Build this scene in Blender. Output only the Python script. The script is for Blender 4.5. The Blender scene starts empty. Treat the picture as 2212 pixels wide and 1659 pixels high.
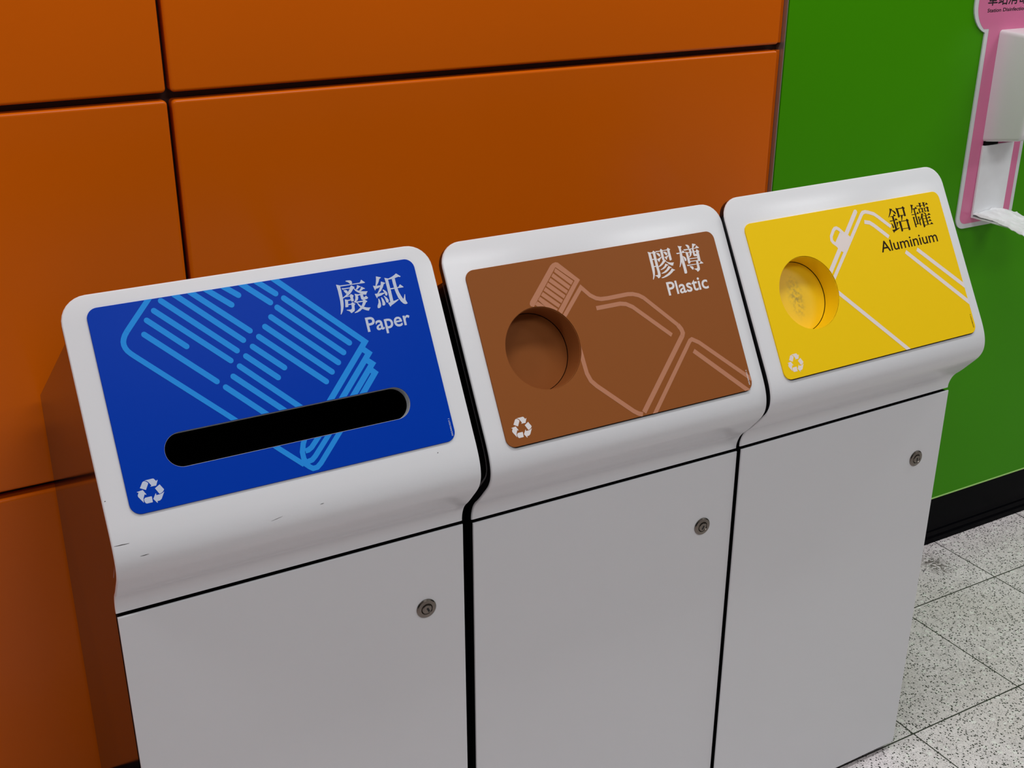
import bpy, bmesh, math, random
from mathutils import Vector, Matrix
from mathutils.geometry import tessellate_polygon
from mathutils import noise

# ---------------------------------------------------------------- camera, world, lights, exposure
scene = bpy.context.scene
COL = scene.collection
cd = bpy.data.cameras.new('camera'); cam = bpy.data.objects.new('camera', cd); COL.objects.link(cam)
cd.sensor_fit = 'HORIZONTAL'; cd.sensor_width = 36.0; cd.lens = 2551.395 / 2212 * 36.0
cd.clip_start = 0.02
_r = ((0.8711820573, -0.4909548100, 0.0022798042), (-0.1911188689, -0.3434036887, -0.9195365597), (0.4522337901, 0.8006480383, -0.3929978599))
_m = Matrix(((_r[0][0], -_r[1][0], -_r[2][0]), (_r[0][1], -_r[1][1], -_r[2][1]), (_r[0][2], -_r[1][2], -_r[2][2]))).to_4x4()
_m.translation = (-0.3092770581, -1.7396485734, 1.5411913331)
cam.matrix_world = _m
scene.camera = cam

world = bpy.data.worlds.new('world'); scene.world = world; world.use_nodes = True
_bg = world.node_tree.nodes['Background']; _bg.inputs[0].default_value = (0.93, 0.96, 1.0, 1); _bg.inputs[1].default_value = 0.05

def area_light(name, loc, sx, sy, power, color=(0.975, 0.985, 1.0)):
    l = bpy.data.lights.new(name, 'AREA'); l.shape = 'RECTANGLE'; l.size = sx; l.size_y = sy; l.energy = power; l.color = color
    o = bpy.data.objects.new(name, l); COL.objects.link(o); o.location = loc
    return o
for _i, _x in enumerate((-1.75, 0.65, 3.05, 5.45)):
    area_light('ceiling_lamp', (_x, -0.78, 2.93), 1.2, 0.25, 16.5)
    area_light('ceiling_lamp', (_x, -2.45, 2.93), 1.2, 0.5, 15.5)

scene.view_settings.view_transform = 'Standard'
scene.view_settings.look = 'None'
scene.view_settings.gamma = 1.0
scene.view_settings.exposure = 0.0
scene.view_settings.use_curve_mapping = False

# ---------------------------------------------------------------- materials
def srgb(r, g, b):
    f = lambda c: (c / 255) / 12.92 if c / 255 <= 0.04045 else (((c / 255) + 0.055) / 1.055) ** 2.4
    return (f(r), f(g), f(b), 1)
def mat(name, col, rough=0.4, metal=0.0, spec=0.5, coat=0.0, bump=None, var=0.0, vscale=6.0):
    m = bpy.data.materials.new(name); m.use_nodes = True
    nt = m.node_tree; b = nt.nodes['Principled BSDF']
    b.inputs['Base Color'].default_value = (*col[:3], 1); b.inputs['Roughness'].default_value = rough
    b.inputs['Metallic'].default_value = metal; b.inputs['Specular IOR Level'].default_value = spec
    b.inputs['Coat Weight'].default_value = coat; b.inputs['Coat Roughness'].default_value = 0.05
    tc = nt.nodes.new('ShaderNodeTexCoord')
    if var:
        n = nt.nodes.new('ShaderNodeTexNoise'); n.inputs['Scale'].default_value = vscale; n.inputs['Detail'].default_value = 4
        nt.links.new(tc.outputs['Object'], n.inputs['Vector'])
        mx = nt.nodes.new('ShaderNodeMix'); mx.data_type = 'RGBA'
        mx.inputs['A'].default_value = (*[c * (1 - var) for c in col[:3]], 1); mx.inputs['B'].default_value = (*[min(1, c * (1 + var)) for c in col[:3]], 1)
        nt.links.new(n.outputs['Fac'], mx.inputs['Factor']); nt.links.new(mx.outputs['Result'], b.inputs['Base Color'])
    if bump:
        n = nt.nodes.new('ShaderNodeTexNoise'); n.inputs['Scale'].default_value = bump[0]; n.inputs['Detail'].default_value = 2
        nt.links.new(tc.outputs['Object'], n.inputs['Vector'])
        bp = nt.nodes.new('ShaderNodeBump'); bp.inputs['Strength'].default_value = bump[1]; bp.inputs['Distance'].default_value = 0.002
        nt.links.new(n.outputs['Fac'], bp.inputs['Height']); nt.links.new(bp.outputs['Normal'], b.inputs['Normal'])
    return m
M = {}
M['orange'] = mat('orange_enamel', (0.72, 0.130, 0.0010), 0.24, spec=0.22, bump=(3.0, 0.12), var=0.05, vscale=2.5)
M['green'] = mat('green_enamel', (0.056, 0.315, 0.0008), 0.3, spec=0.08, bump=(3.0, 0.12), var=0.05, vscale=2.0)
M['green_highlight'] = mat('green_edge_highlight', (0.42, 0.72, 0.2), 0.4)  # pale green for the painted highlight under the green panel
M['substrate'] = mat('dark_joint', (0.035, 0.010, 0.005), 0.5)
M['metal_edge'] = mat('grey_metal_edge', (0.42, 0.38, 0.34), 0.35, metal=0.6)
M['skirting'] = mat('black_skirting', (0.0016, 0.0016, 0.0026), 0.25, spec=0.03)
M['ceiling'] = mat('ceiling_white', (0.7, 0.7, 0.7), 0.7)
M['white'] = mat('white_powder_coat', (0.77, 0.785, 0.81), 0.24, var=0.012, vscale=8, bump=(220, 0.03))
M['body'] = mat('black_gloss', (0.009, 0.0085, 0.010), 0.12, spec=0.32, bump=(2.0, 0.1))
M['inside'] = mat('black_inside', (0.003, 0.003, 0.003), 0.8, spec=0.1)
M['slot_edge'] = mat('cut_edge_grey', (0.50, 0.53, 0.55), 0.4)
M['edge_grey'] = mat('grey_edge_strip', (0.30, 0.29, 0.30), 0.3)
M['chrome'] = mat('lock_metal', (0.19, 0.17, 0.15), 0.2, metal=1.0)
M['keyhole'] = mat('keyhole_black', (0.004, 0.004, 0.004), 0.6)
M['blue'] = mat('blue_label', (0.0, 0.042, 0.43), 0.3, spec=0.05)
M['lightblue'] = mat('light_blue_print', (0.022, 0.285, 0.82), 0.35, spec=0.05)
M['whiteprint'] = mat('white_print', (0.56, 0.63, 0.78), 0.4, spec=0.05)
M['warmprint'] = mat('warm_white_print', (0.80, 0.77, 0.77), 0.4, spec=0.05)
M['brown'] = mat('brown_label', (0.285, 0.092, 0.024), 0.4, spec=0.05)
M['pinkprint'] = mat('tan_pink_print', (0.50, 0.222, 0.128), 0.4, spec=0.05)
M['yellow'] = mat('yellow_label', (0.94, 0.62, 0.006), 0.42, spec=0.05)
M['cream'] = mat('cream_print', (0.84, 0.75, 0.72), 0.4, spec=0.05)
M['darkprint'] = mat('dark_brown_print', (0.025, 0.014, 0.006), 0.4, spec=0.05)
M['scuff'] = mat('dark_scuff', (0.05, 0.045, 0.04), 0.7)
M['sign_white'] = mat('sign_white', (0.72, 0.74, 0.75), 0.3)
M['sign_pink'] = mat('sign_pink', (0.76, 0.195, 0.375), 0.3)
M['ink'] = mat('black_ink', (0.006, 0.004, 0.006), 0.5)
M['dispenser'] = mat('dispenser_plastic', (0.86, 0.85, 0.87), 0.25)
M['grey_plastic'] = mat('dispenser_grey', (0.25, 0.25, 0.25), 0.4)
M['film'] = mat('white_film', (0.88, 0.89, 0.91), 0.35, var=0.05, vscale=40)

def worn_yellow():
    m = mat('worn_yellow_flap', (0.94, 0.62, 0.006), 0.42)
    nt = m.node_tree; b = nt.nodes['Principled BSDF']
    tc = nt.nodes.new('ShaderNodeTexCoord'); mp = nt.nodes.new('ShaderNodeMapping')
    mp.inputs['Location'].default_value = (0.010, -0.012, 0); mp.inputs['Scale'].default_value = (60, 26, 1)
    nt.links.new(tc.outputs['Object'], mp.inputs['Vector'])
    ln = nt.nodes.new('ShaderNodeVectorMath'); ln.operation = 'LENGTH'; nt.links.new(mp.outputs[0], ln.inputs[0])
    n = nt.nodes.new('ShaderNodeTexNoise'); n.inputs['Scale'].default_value = 150; n.inputs['Detail'].default_value = 6
    nt.links.new(tc.outputs['Object'], n.inputs['Vector'])
    r = nt.nodes.new('ShaderNodeMapRange'); r.inputs[1].default_value = 0.2; r.inputs[2].default_value = 1.0; r.inputs[3].default_value = 0.75; r.inputs[4].default_value = 0.0
    nt.links.new(ln.outputs['Value'], r.inputs[0])
    r2 = nt.nodes.new('ShaderNodeMapRange'); r2.inputs[1].default_value = 0.42; r2.inputs[2].default_value = 0.62
    nt.links.new(n.outputs['Fac'], r2.inputs[0])
    mu = nt.nodes.new('ShaderNodeMath'); mu.operation = 'MULTIPLY'; nt.links.new(r.outputs[0], mu.inputs[0]); nt.links.new(r2.outputs[0], mu.inputs[1])
    mx = nt.nodes.new('ShaderNodeMix'); mx.data_type = 'RGBA'
    mx.inputs['A'].default_value = (0.94, 0.62, 0.006, 1); mx.inputs['B'].default_value = (0.30, 0.22, 0.05, 1)
    nt.links.new(mu.outputs[0], mx.inputs['Factor']); nt.links.new(mx.outputs['Result'], b.inputs['Base Color'])
    return m
M['yellow_worn'] = worn_yellow()

def floor_material():
    m = bpy.data.materials.new('terrazzo_tiles'); m.use_nodes = True
    nt = m.node_tree; N = nt.nodes; Lk = nt.links; b = N['Principled BSDF']; b.inputs['Roughness'].default_value = 0.38
    tc = N.new('ShaderNodeTexCoord'); P = tc.outputs['Object']
    def math_(op, a, c=None, d=None):
        n = N.new('ShaderNodeMath'); n.operation = op
        for i, v in enumerate((a, c, d)):
            if v is None: continue
            if isinstance(v, (int, float)): n.inputs[i].default_value = v
            else: Lk.new(v, n.inputs[i])
        return n.outputs[0]
    def ramp(v, a, c):
        n = N.new('ShaderNodeMapRange'); Lk.new(v, n.inputs[0]); n.inputs[1].default_value = a; n.inputs[2].default_value = c; return n.outputs[0]
    def mix(f, a, c):
        n = N.new('ShaderNodeMix'); n.data_type = 'RGBA'; Lk.new(f, n.inputs['Factor'])
        for k, v in (('A', a), ('B', c)):
            if isinstance(v, tuple): n.inputs[k].default_value = (*v, 1)
            else: Lk.new(v, n.inputs[k])
        return n.outputs['Result']
    def vor(scale):
        n = N.new('ShaderNodeTexVoronoi'); n.inputs['Scale'].default_value = scale; Lk.new(P, n.inputs['Vector'])
        s = N.new('ShaderNodeSeparateColor'); Lk.new(n.outputs['Color'], s.inputs[0])
        return n.outputs['Distance'], s.outputs[0], s.outputs[1]
    def noise(scale, det=3):
        n = N.new('ShaderNodeTexNoise'); n.inputs['Scale'].default_value = scale; n.inputs['Detail'].default_value = det; Lk.new(P, n.inputs['Vector']); return n.outputs['Fac']
    d1, r1, g1 = vor(215); d2, r2, g2 = vor(75); d3, r3, g3 = vor(380)
    base = mix(ramp(noise(30, 4), 0.35, 0.65), (0.80, 0.735, 0.75), (0.97, 0.90, 0.915))
    base = mix(ramp(noise(5, 3), 0.35, 0.7), base, (0.80, 0.735, 0.725))
    light = math_('MULTIPLY', math_('GREATER_THAN', r2, 0.80), ramp(math_('SUBTRACT', 0.45, d2), 0.0, 0.1))
    base = mix(light, base, (0.95, 0.93, 0.90))
    mid = math_('MULTIPLY', math_('GREATER_THAN', r3, 0.36), ramp(math_('SUBTRACT', 0.5, d3), 0.0, 0.15))
    base = mix(math_('MULTIPLY', mid, 0.6), base, (0.30, 0.275, 0.28))
    dark = math_('MULTIPLY', math_('GREATER_THAN', r1, 0.55), ramp(math_('SUBTRACT', 0.43, d1), 0.0, 0.1))
    base = mix(dark, base, (0.045, 0.042, 0.04))
    # dirt spot beside the last bin
    sx = N.new('ShaderNodeSeparateXYZ'); Lk.new(P, sx.inputs[0]); X, Y = sx.outputs[0], sx.outputs[1]
    dd = math_('SQRT', math_('ADD', math_('POWER', math_('MULTIPLY', math_('SUBTRACT', X, 1.818), 22.0), 2.0), math_('POWER', math_('MULTIPLY', math_('ADD', Y, 0.085), 17.0), 2.0)))
    dirt = math_('MULTIPLY', ramp(math_('SUBTRACT', 1.0, dd), 0.0, 0.8), ramp(noise(110, 4), 0.42, 0.54))
    base = mix(math_('MULTIPLY', dirt, 0.85), base, (0.06, 0.045, 0.028))
    # tile joints
    def joint(c, off, pitch, half):
        fr = math_('FRACT', math_('DIVIDE', math_('SUBTRACT', c, off), pitch))
        dist = math_('MULTIPLY', math_('MINIMUM', fr, math_('SUBTRACT', 1.0, fr)), pitch)
        return math_('LESS_THAN', dist, half)
    j = math_('MAXIMUM', joint(X, 1.2949, 0.30245, 0.0014), joint(Y, -0.19316, 0.31232, 0.0015))
    base = mix(j, base, (0.05, 0.047, 0.043))
    Lk.new(base, b.inputs['Base Color'])
    return m
M['floor'] = floor_material()

# ---------------------------------------------------------------- mesh helpers
def mesh_obj(name, verts, faces, mats, parent=None, fmat=None, smooth=False, sharp=25):
    me = bpy.data.meshes.new(name); me.from_pydata([tuple(v) for v in verts], [], faces)
    for m_ in (mats if isinstance(mats, (list, tuple)) else [mats]): me.materials.append(M[m_])
    if fmat:
        for p, i in zip(me.polygons, fmat): p.material_index = i
    bm = bmesh.new(); bm.from_mesh(me); bmesh.ops.recalc_face_normals(bm, faces=bm.faces); bm.to_mesh(me); bm.free()
    if smooth:
        me.shade_smooth(); me.set_sharp_from_angle(angle=math.radians(sharp))
    o = bpy.data.objects.new(name, me); COL.objects.link(o)
    if parent: o.parent = parent
    return o
def bm_obj(name, bm, mats, parent=None, smooth=False, sharp=25):
    me = bpy.data.meshes.new(name); bmesh.ops.recalc_face_normals(bm, faces=bm.faces); bm.to_mesh(me); bm.free()
    for m_ in (mats if isinstance(mats, (list, tuple)) else [mats]): me.materials.append(M[m_])
    if smooth:
        me.shade_smooth(); me.set_sharp_from_angle(angle=math.radians(sharp))
    o = bpy.data.objects.new(name, me); COL.objects.link(o)
    if parent: o.parent = parent
    return o
def bevel_box(bm, x0, x1, y0, y1, z0, z1, r=0.0, seg=2, mi=0):
    g = bmesh.ops.create_cube(bm, size=1.0)
    vs = g['verts']
    bmesh.ops.scale(bm, vec=(x1 - x0, y1 - y0, z1 - z0), verts=vs)
    bmesh.ops.translate(bm, vec=((x0 + x1) / 2, (y0 + y1) / 2, (z0 + z1) / 2), verts=vs)
    fs = list({f for v in vs for f in v.link_faces})
    for f in fs: f.material_index = mi
    if r:
        es = list({e for v in vs for e in v.link_edges})
        bmesh.ops.bevel(bm, geom=es, offset=r, segments=seg, profile=0.5, affect='EDGES')
    return bm
def box_obj(name, x0, x1, y0, y1, z0, z1, m_, parent=None, r=0.0, seg=2):
    bm = bmesh.new(); bevel_box(bm, x0, x1, y0, y1, z0, z1, r, seg)
    return bm_obj(name, bm, m_, parent)
def boolean_cut(o, cutters):
    for c in cutters:
        md = o.modifiers.new('cut', 'BOOLEAN'); md.operation = 'DIFFERENCE'; md.object = c; md.solver = 'EXACT'
    bpy.context.view_layer.update()
    dg = bpy.context.evaluated_depsgraph_get()
    me = bpy.data.meshes.new_from_object(o.evaluated_get(dg), depsgraph=dg)
    old = o.data; o.modifiers.clear(); o.data = me; me.name = old.name; bpy.data.meshes.remove(old)
def structure(o): o['kind'] = 'structure'; return o
def thing(name, label, cat, loc=(0, 0, 0), rot=(0, 0, 0), group=None):
    o = bpy.data.objects.new(name, None); COL.objects.link(o); o.location = loc; o.rotation_euler = rot
    o.empty_display_size = 0.1; o['label'] = label; o['category'] = cat
    if group: o['group'] = group
    return o

# ---------------------------------------------------------------- room shell
floor = structure(mesh_obj('floor', [(-5, -6, 0), (7, -6, 0), (7, 0.06, 0), (-5, 0.06, 0), (-5, -6, -0.05), (7, -6, -0.05), (7, 0.06, -0.05), (-5, 0.06, -0.05)],
    [(0, 1, 2, 3), (4, 5, 6, 7), (0, 1, 5, 4), (1, 2, 6, 5), (2, 3, 7, 6), (3, 0, 4, 7)], 'floor'))
ceiling = structure(box_obj('ceiling', -5, 7, -6, 0.06, 3.0, 3.05, 'ceiling'))
wall = structure(box_obj('wall_back', -5, 7, 0.022, 0.06, 0.0, 3.0, 'substrate'))
rows = [(0.1305, 0.6798), (0.6921, 1.2477), (1.2587, 1.8140), (1.8255, 2.3810), (2.3920, 2.9900)]
xs_end = 1.2436
cols = [(0.1107, xs_end), (-1.0317, 0.1036), (-2.1741, -1.0388), (-3.3165, -2.1812), (-4.4589, -3.3236)]
def cladding(x0, x1, z0, z1):
    NC = 5
    def ring(ins, y, r):
        P = []
        for cx, cz, a0 in ((x1 - ins - r, z0 + ins + r, -90), (x1 - ins - r, z1 - ins - r, 0), (x0 + ins + r, z1 - ins - r, 90), (x0 + ins + r, z0 + ins + r, 180)):
            for k in range(NC + 1):
                a = math.radians(a0 + 90 * k / NC); P.append((cx + r * math.cos(a), y, cz + r * math.sin(a)))
        return P
    B = 0.0045; rings = [[(x, 0.0, z) for x, z in ((x1 - 0.02, z0 + 0.02), (x1 - 0.02, z1 - 0.02), (x0 + 0.02, z1 - 0.02), (x0 + 0.02, z0 + 0.02))]]
    for a in (0, 22.5, 45, 67.5, 90):
        ins = B * (1 - math.sin(math.radians(a))); rings.append(ring(ins, B * (1 - math.cos(math.radians(a))), 0.006 - ins * 0.9))
    rings.append(ring(0.0, 0.0225, 0.006))
    V = list(rings[0]); F = [(0, 1, 2, 3)]; n = 4 * (NC + 1); b = 4
    for q in range(4):
        for k in range(NC): F.append((q, b + q * (NC + 1) + k, b + q * (NC + 1) + k + 1))
        F.append((q, b + q * (NC + 1) + NC, b + ((q + 1) % 4) * (NC + 1), (q + 1) % 4))
    V += rings[1]
    for r in rings[2:]:
        a0 = len(V) - n; V += r; F += [(a0 + i, a0 + (i + 1) % n, a0 + n + (i + 1) % n, a0 + n + i) for i in range(n)]
    return mesh_obj('cladding_panel', V, F, 'orange', wall)
for (x0, x1) in cols:
    for (z0, z1) in rows:
        cladding(x0, x1, z0, z1)
for (z0, z1) in rows:
    box_obj('edge_strip', 1.2475, 1.2572, 0.010, 0.0225, z0 + 0.001, z1 - 0.001, 'orange', wall, 0.0015)
box_obj('metal_edge', 1.2576, 1.2592, 0.0005, 0.0225, 0.13, 2.99, 'metal_edge', wall)
bm = bmesh.new(); bevel_box(bm, 1.2618, 7.0, 0.0, 0.0225, 0.1305, 2.99)
es = [e for e in bm.edges if e.verts[0].co.y < 0.001 and e.verts[1].co.y < 0.001]
bmesh.ops.bevel(bm, geom=es, offset=0.001, segments=2, profile=0.5, affect='EDGES')
bm_obj('green_panel', bm, 'green', wall)
structure(box_obj('edge_highlight_1', 1.2618, 7.0, -0.0016, 0.0225, 0.1272, 0.1304, 'green_highlight', None, 0.0006))  # painted highlight: pale strip for light caught along the green panel's lower edge
def baseboard():
    prof = [(0.0222, 0.1268), (0.001, 0.1268), (-0.0012, 0.1255), (-0.0016, 0.050), (-0.0022, 0.036), (-0.0042, 0.032), (-0.0046, 0.020), (-0.007, 0.014), (-0.0075, 0.0005), (0.0222, 0.0005)]
    v = [(x, y, z) for x in (-5, 7) for y, z in prof]; n = len(prof)
    f = [(i, (i + 1) % n, n + (i + 1) % n, n + i) for i in range(n)] + [tuple(range(n)), tuple(range(n, 2 * n))]
    return structure(mesh_obj('baseboard_back', v, f, 'skirting'))
baseboard()

# printed artwork of the labels, in millimetres on the lid plane
ART={1:{'chars':[[(98.23,36.95),(110.91,37.38),(113.37,37.37),(123.65,37.41),(125.94,34.3),(126.37,34.23),(130.21,38.18),(129.52,38.74),(112.85,38.35),(97.88,38.35)],
[(106.12,32.5),(107.82,32.24),(111.82,32.6),(113.47,33.66),(113.91,35.2),(113.2,37.48),(110.87,37.51),(110.57,36.53),(108.88,34.53),(106.19,33.31)],
[(93.14,35.08),(98.19,37.07),(97.72,38.45),(97.89,43.77),(97.7,52.2),(97.1,58.98),(96.04,63.29),(94.57,67.0),(93.17,69.4),(91.34,71.85),(90.25,72.46),(90.15,71.78),(91.09,69.04),(92.4,63.99),(93.45,56.26),(93.6,51.27),(93.73,43.1)],
[(99.07,40.66),(102.33,41.18),(109.53,41.28),(111.51,39.34),(112.1,39.16),(115.8,41.88),(113.77,43.42),(110.39,47.12),(107.01,49.76),(103.3,51.54),(100.95,52.21),(97.65,53.52),(97.67,52.33),(101.1,50.51),(104.12,48.23),(105.93,46.4),(109.34,42.57),(105.31,42.32),(100.32,42.71),(99.8,42.63)],
[(100.49,43.67),(103.4,43.47),(105.07,44.4),(105.73,46.1),(105.03,47.84),(104.06,48.48),(102.84,47.89),(102.08,46.57)],
[(113.77,43.42),(114.59,42.89),(116.62,45.21),(119.49,46.87),(123.0,48.24),(126.67,48.97),(130.95,49.53),(129.11,51.36),(128.23,53.22),(127.76,53.41),(123.86,52.51),(121.2,51.01),(117.69,48.58),(115.44,46.61)],
[(119.37,39.66),(123.62,42.47),(122.93,43.03),(121.54,43.07),(118.92,44.78),(117.34,45.59),(116.61,44.68),(118.37,42.56)],
[(124.18,42.43),(128.4,45.38),(127.68,46.06),(126.06,45.93),(122.9,47.55),(121.18,47.81),(120.38,47.15),(122.74,44.86)],
[(100.95,52.21),(103.3,51.54),(107.21,51.12),(108.38,49.72),(109.1,49.57),(111.93,51.89),(110.77,53.82),(110.45,54.57),(110.8,58.07),(110.54,58.56),(107.99,58.93),(107.14,58.53),(107.06,56.13),(106.96,52.14),(104.48,52.26),(101.22,52.25)],
[(99.77,54.79),(103.27,56.03),(107.09,56.0),(107.06,57.19),(103.73,57.43),(103.15,57.6),(102.53,61.2),(106.31,61.3),(107.74,59.95),(108.23,59.64),(111.62,62.45),(110.25,63.55),(109.61,65.57),(109.37,68.17),(108.93,69.95),(107.96,71.11),(103.99,72.82),(103.5,72.6),(102.4,70.44),(100.77,69.37),(98.81,68.51),(98.97,67.87),(101.08,68.1),(104.57,68.29),(105.77,67.3),(106.21,64.99),(106.29,62.49),(102.34,62.49),(102.03,64.29),(101.12,64.67),(98.42,64.61),(98.12,64.16),(99.06,59.83)],
[(113.5,50.02),(118.08,51.43),(121.17,51.14),(124.15,52.42),(123.86,53.58),(124.08,56.01),(125.8,55.76),(126.88,54.74),(127.44,54.69),(129.55,57.31),(128.73,58.37),(126.91,59.01),(124.73,58.91),(124.13,59.08),(121.92,59.12),(120.93,58.69),(120.46,57.28),(120.23,52.71),(117.13,53.01),(117.02,55.65),(115.86,58.11),(112.91,60.02),(112.2,60.69),(110.13,60.22),(111.92,58.52),(113.34,55.57),(113.85,53.0)],
[(112.26,60.44),(112.98,59.76),(121.67,60.14),(123.04,59.03),(124.2,58.83),(127.39,61.49),(126.9,62.34),(125.38,62.88),(122.9,66.2),(121.39,67.81),(118.64,70.0),(115.37,72.1),(111.51,73.31),(108.17,73.53),(107.91,72.96),(112.08,71.02),(115.34,68.92),(116.98,67.86),(119.98,64.65),(121.87,61.5),(114.76,61.38),(112.3,61.37)],
[(113.71,61.21),(114.89,61.41),(115.7,63.13),(118.48,66.26),(121.39,67.81),(124.9,69.2),(129.64,70.12),(127.69,71.8),(126.91,73.26),(126.02,73.51),(123.01,72.34),(119.17,70.09),(116.72,67.82),(114.92,65.13)],
[(146.02,32.88),(152.14,35.19),(151.54,35.9),(149.67,36.68),(147.84,40.02),(145.71,42.91),(143.72,44.74),(142.54,44.42),(143.7,41.51),(145.27,36.93)],
[(139.33,43.9),(142.21,44.63),(148.84,44.89),(149.08,45.6),(148.15,46.52),(145.28,47.94),(142.13,48.24),(140.98,50.06),(140.47,49.85)],
[(150.86,40.23),(156.06,42.94),(155.36,43.5),(153.84,43.93),(151.45,47.86),(148.25,51.64),(143.85,54.68),(142.54,54.34),(145.76,50.43),(148.08,46.78),(149.68,43.81)],
[(139.07,54.31),(142.78,54.51),(151.42,54.57),(151.96,55.74),(146.74,57.57),(141.77,58.5),(141.07,60.12),(140.44,59.88)],
[(150.29,50.76),(151.3,50.65),(153.63,52.51),(155.26,54.93),(155.4,57.1),(154.6,58.59),(153.39,58.93),(152.42,58.36),(152.1,55.76),(151.21,53.19)],
[(149.93,58.76),(150.7,58.49),(153.14,61.03),(154.9,64.01),(154.92,66.17),(153.71,67.58),(152.3,67.61),(151.42,66.66),(151.21,64.21),(150.65,60.89)],
[(146.12,60.02),(146.99,59.89),(148.86,63.55),(149.82,67.47),(149.49,69.29),(148.23,70.42),(146.29,70.36),(145.48,69.69),(146.13,66.59)],
[(142.08,61.09),(143.08,60.99),(143.83,63.53),(143.99,67.3),(143.48,70.43),(141.89,72.3),(139.82,72.76),(138.62,72.02),(138.94,69.67),(141.31,65.78)],
[(156.33,36.38),(161.23,38.09),(160.63,39.35),(160.83,50.71),(160.97,52.35),(160.82,66.74),(162.34,66.86),(167.75,65.59),(168.23,66.48),(164.45,68.55),(160.27,70.55),(157.11,71.91),(155.63,73.27),(154.96,72.62),(153.31,68.05),(156.48,67.77),(156.71,62.43),(156.77,48.98),(156.72,40.35)],
[(161.06,38.2),(166.1,36.7),(170.24,34.91),(172.61,33.38),(173.15,33.47),(178.02,37.75),(177.24,38.58),(174.85,37.93),(169.78,38.9),(165.71,39.34),(160.73,39.5)],
[(165.68,39.47),(169.78,38.9),(169.74,44.57),(170.05,51.11),(170.83,56.92),(172.55,62.33),(174.34,66.41),(175.02,65.98),(177.45,60.97),(178.14,61.08),(177.08,67.95),(177.5,69.64),(178.6,72.53),(177.99,73.24),(175.67,73.39),(173.35,72.46),(170.76,69.33),(168.15,64.04),(166.83,58.16),(165.91,51.8),(165.67,45.01)],
[(160.86,50.58),(165.63,50.67),(170.11,50.85),(171.88,50.6),(174.28,47.87),(174.86,47.82),(178.46,51.52),(178.02,52.12),(170.12,51.94),(165.85,52.06),(161.04,52.09)]],
'rc':(-172.82,230.67),'rect':[-197.88,199.33,17.1,252.52],'strokes':[[[(-141.55,56.13),(-74.02,123.97)],3.28,'rr',''],
[[(-135.25,40.71),(-98.56,77.79)],3.29,'rr',''],
[[(-125.17,31.13),(-53.01,103.05)],3.33,'rr',''],
[[(-115.05,21.1),(-43.23,92.94)],3.35,'rr',''],
[[(-107.86,7.4),(-33.25,82.15)],3.38,'br',''],
[[(-87.97,9.35),(-23.11,72.56)],3.41,'br',''],
[[(-66.78,12.13),(-37.13,38.7)],3.43,'br',''],
[[(-46.98,11.5),(-26.7,28.74)],3.46,'br',''],
[[(-26.79,10.25),(8.49,43.49)],3.5,'br',''],
[[(-9.07,9.84),(17.17,33.97)],3.52,'br',''],
[[(25.79,41.2),(92.24,108.08)],3.58,'rr',''],
[[(15.36,50.82),(82.28,118.31)],3.55,'rr',''],
[[(5.38,60.94),(72.9,129.09)],3.53,'rr',''],
[[(-4.4,71.02),(62.5,138.81)],3.5,'rr',''],
[[(-14.24,81.51),(52.74,148.82)],3.48,'rr',''],
[[(-24.18,91.64),(6.91,122.88)],3.44,'rr',''],
[[(-34.45,101.25),(-3.19,133.03)],3.41,'rr',''],
[[(-44.34,111.59),(23.7,181.87)],3.4,'rb','A'],
[[(-54.27,121.84),(4.32,181.9)],3.37,'rb','A'],
[[(-65.58,132.47),(-18.39,180.92)],3.34,'rb','A'],
[[(-119.95,8.55),(-128.29,17.06),(-154.68,44.65),(-159.18,49.46),(-162.33,53.39),(-164.43,57.26),(-165.47,60.46),(-165.68,64.06),(-164.89,67.84),(-163.06,71.56),(-160.36,74.97),(-156.43,79.1),(-72.09,163.31),(-49.17,186.54)],3.04,'bb','A'],
[[(12.1,9.29),(112.09,110.36),(45.36,178.92)],3.6,'bb','A'],
[[(104.53,115.98),(113.45,125.14),(61.39,178.34)],3.63,'bb','A'],
[[(106.87,131.16),(114.6,138.55),(76.31,177.49)],3.62,'bb','A'],
[[(109.18,143.71),(115.11,150.12),(86.57,179.58)],3.62,'bb','A'],
[[(65.09,201.06),(23.25,242.47),(17.76,246.3),(12.53,246.5),(8.71,243.6),(0.55,234.81)],3.08,'bb','B'],
[[(51.85,200.84),(18.38,233.13),(13.67,236.51),(6.97,237.52)],3.09,'bb','B'],
[[(35.04,204.95),(16.56,221.94),(12.15,224.13),(8.18,224.52)],3.08,'bb','B'],
[[(13.17,206.61),(7.77,215.57),(4.47,224.96),(4.32,232.5),(5.92,239.18),(8.71,243.6)],3.13,'bb','B'],
[[(-28.51,207.61),(-22.51,214.19),(3.19,239.82)],3.08,'bb','B']],
'word':('Paper',119.06,176.94,99.45,18.0)},2:{'chars':[[(83.55,55.83),(85.38,56.34),(89.01,57.48),(88.31,58.83),(88.51,66.63),(88.26,76.78),(88.15,80.89),(87.29,85.6),(86.24,89.07),(84.23,92.87),(82.31,95.47),(81.46,95.46),(81.29,95.07),(83.18,89.81),(83.63,85.04),(83.94,74.19),(83.96,65.71),(84.17,58.47)],
[(88.74,57.44),(91.29,57.45),(92.98,55.63),(93.87,55.51),(97.18,58.67),(95.67,59.91),(95.66,67.45),(95.4,78.59),(95.85,87.4),(95.55,90.75),(94.77,92.82),(93.19,94.27),(90.66,95.09),(90.19,94.77),(89.59,92.98),(88.05,91.53),(86.29,90.77),(86.46,90.2),(90.71,90.25),(91.33,89.62),(91.65,85.3),(91.32,77.97),(91.44,66.34),(91.58,59.31),(88.38,58.6)],
[(88.23,67.07),(91.3,66.8),(91.28,68.26),(88.01,68.25)],
[(88.12,77.25),(91.29,77.12),(91.17,78.44),(87.97,78.68)],
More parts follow.
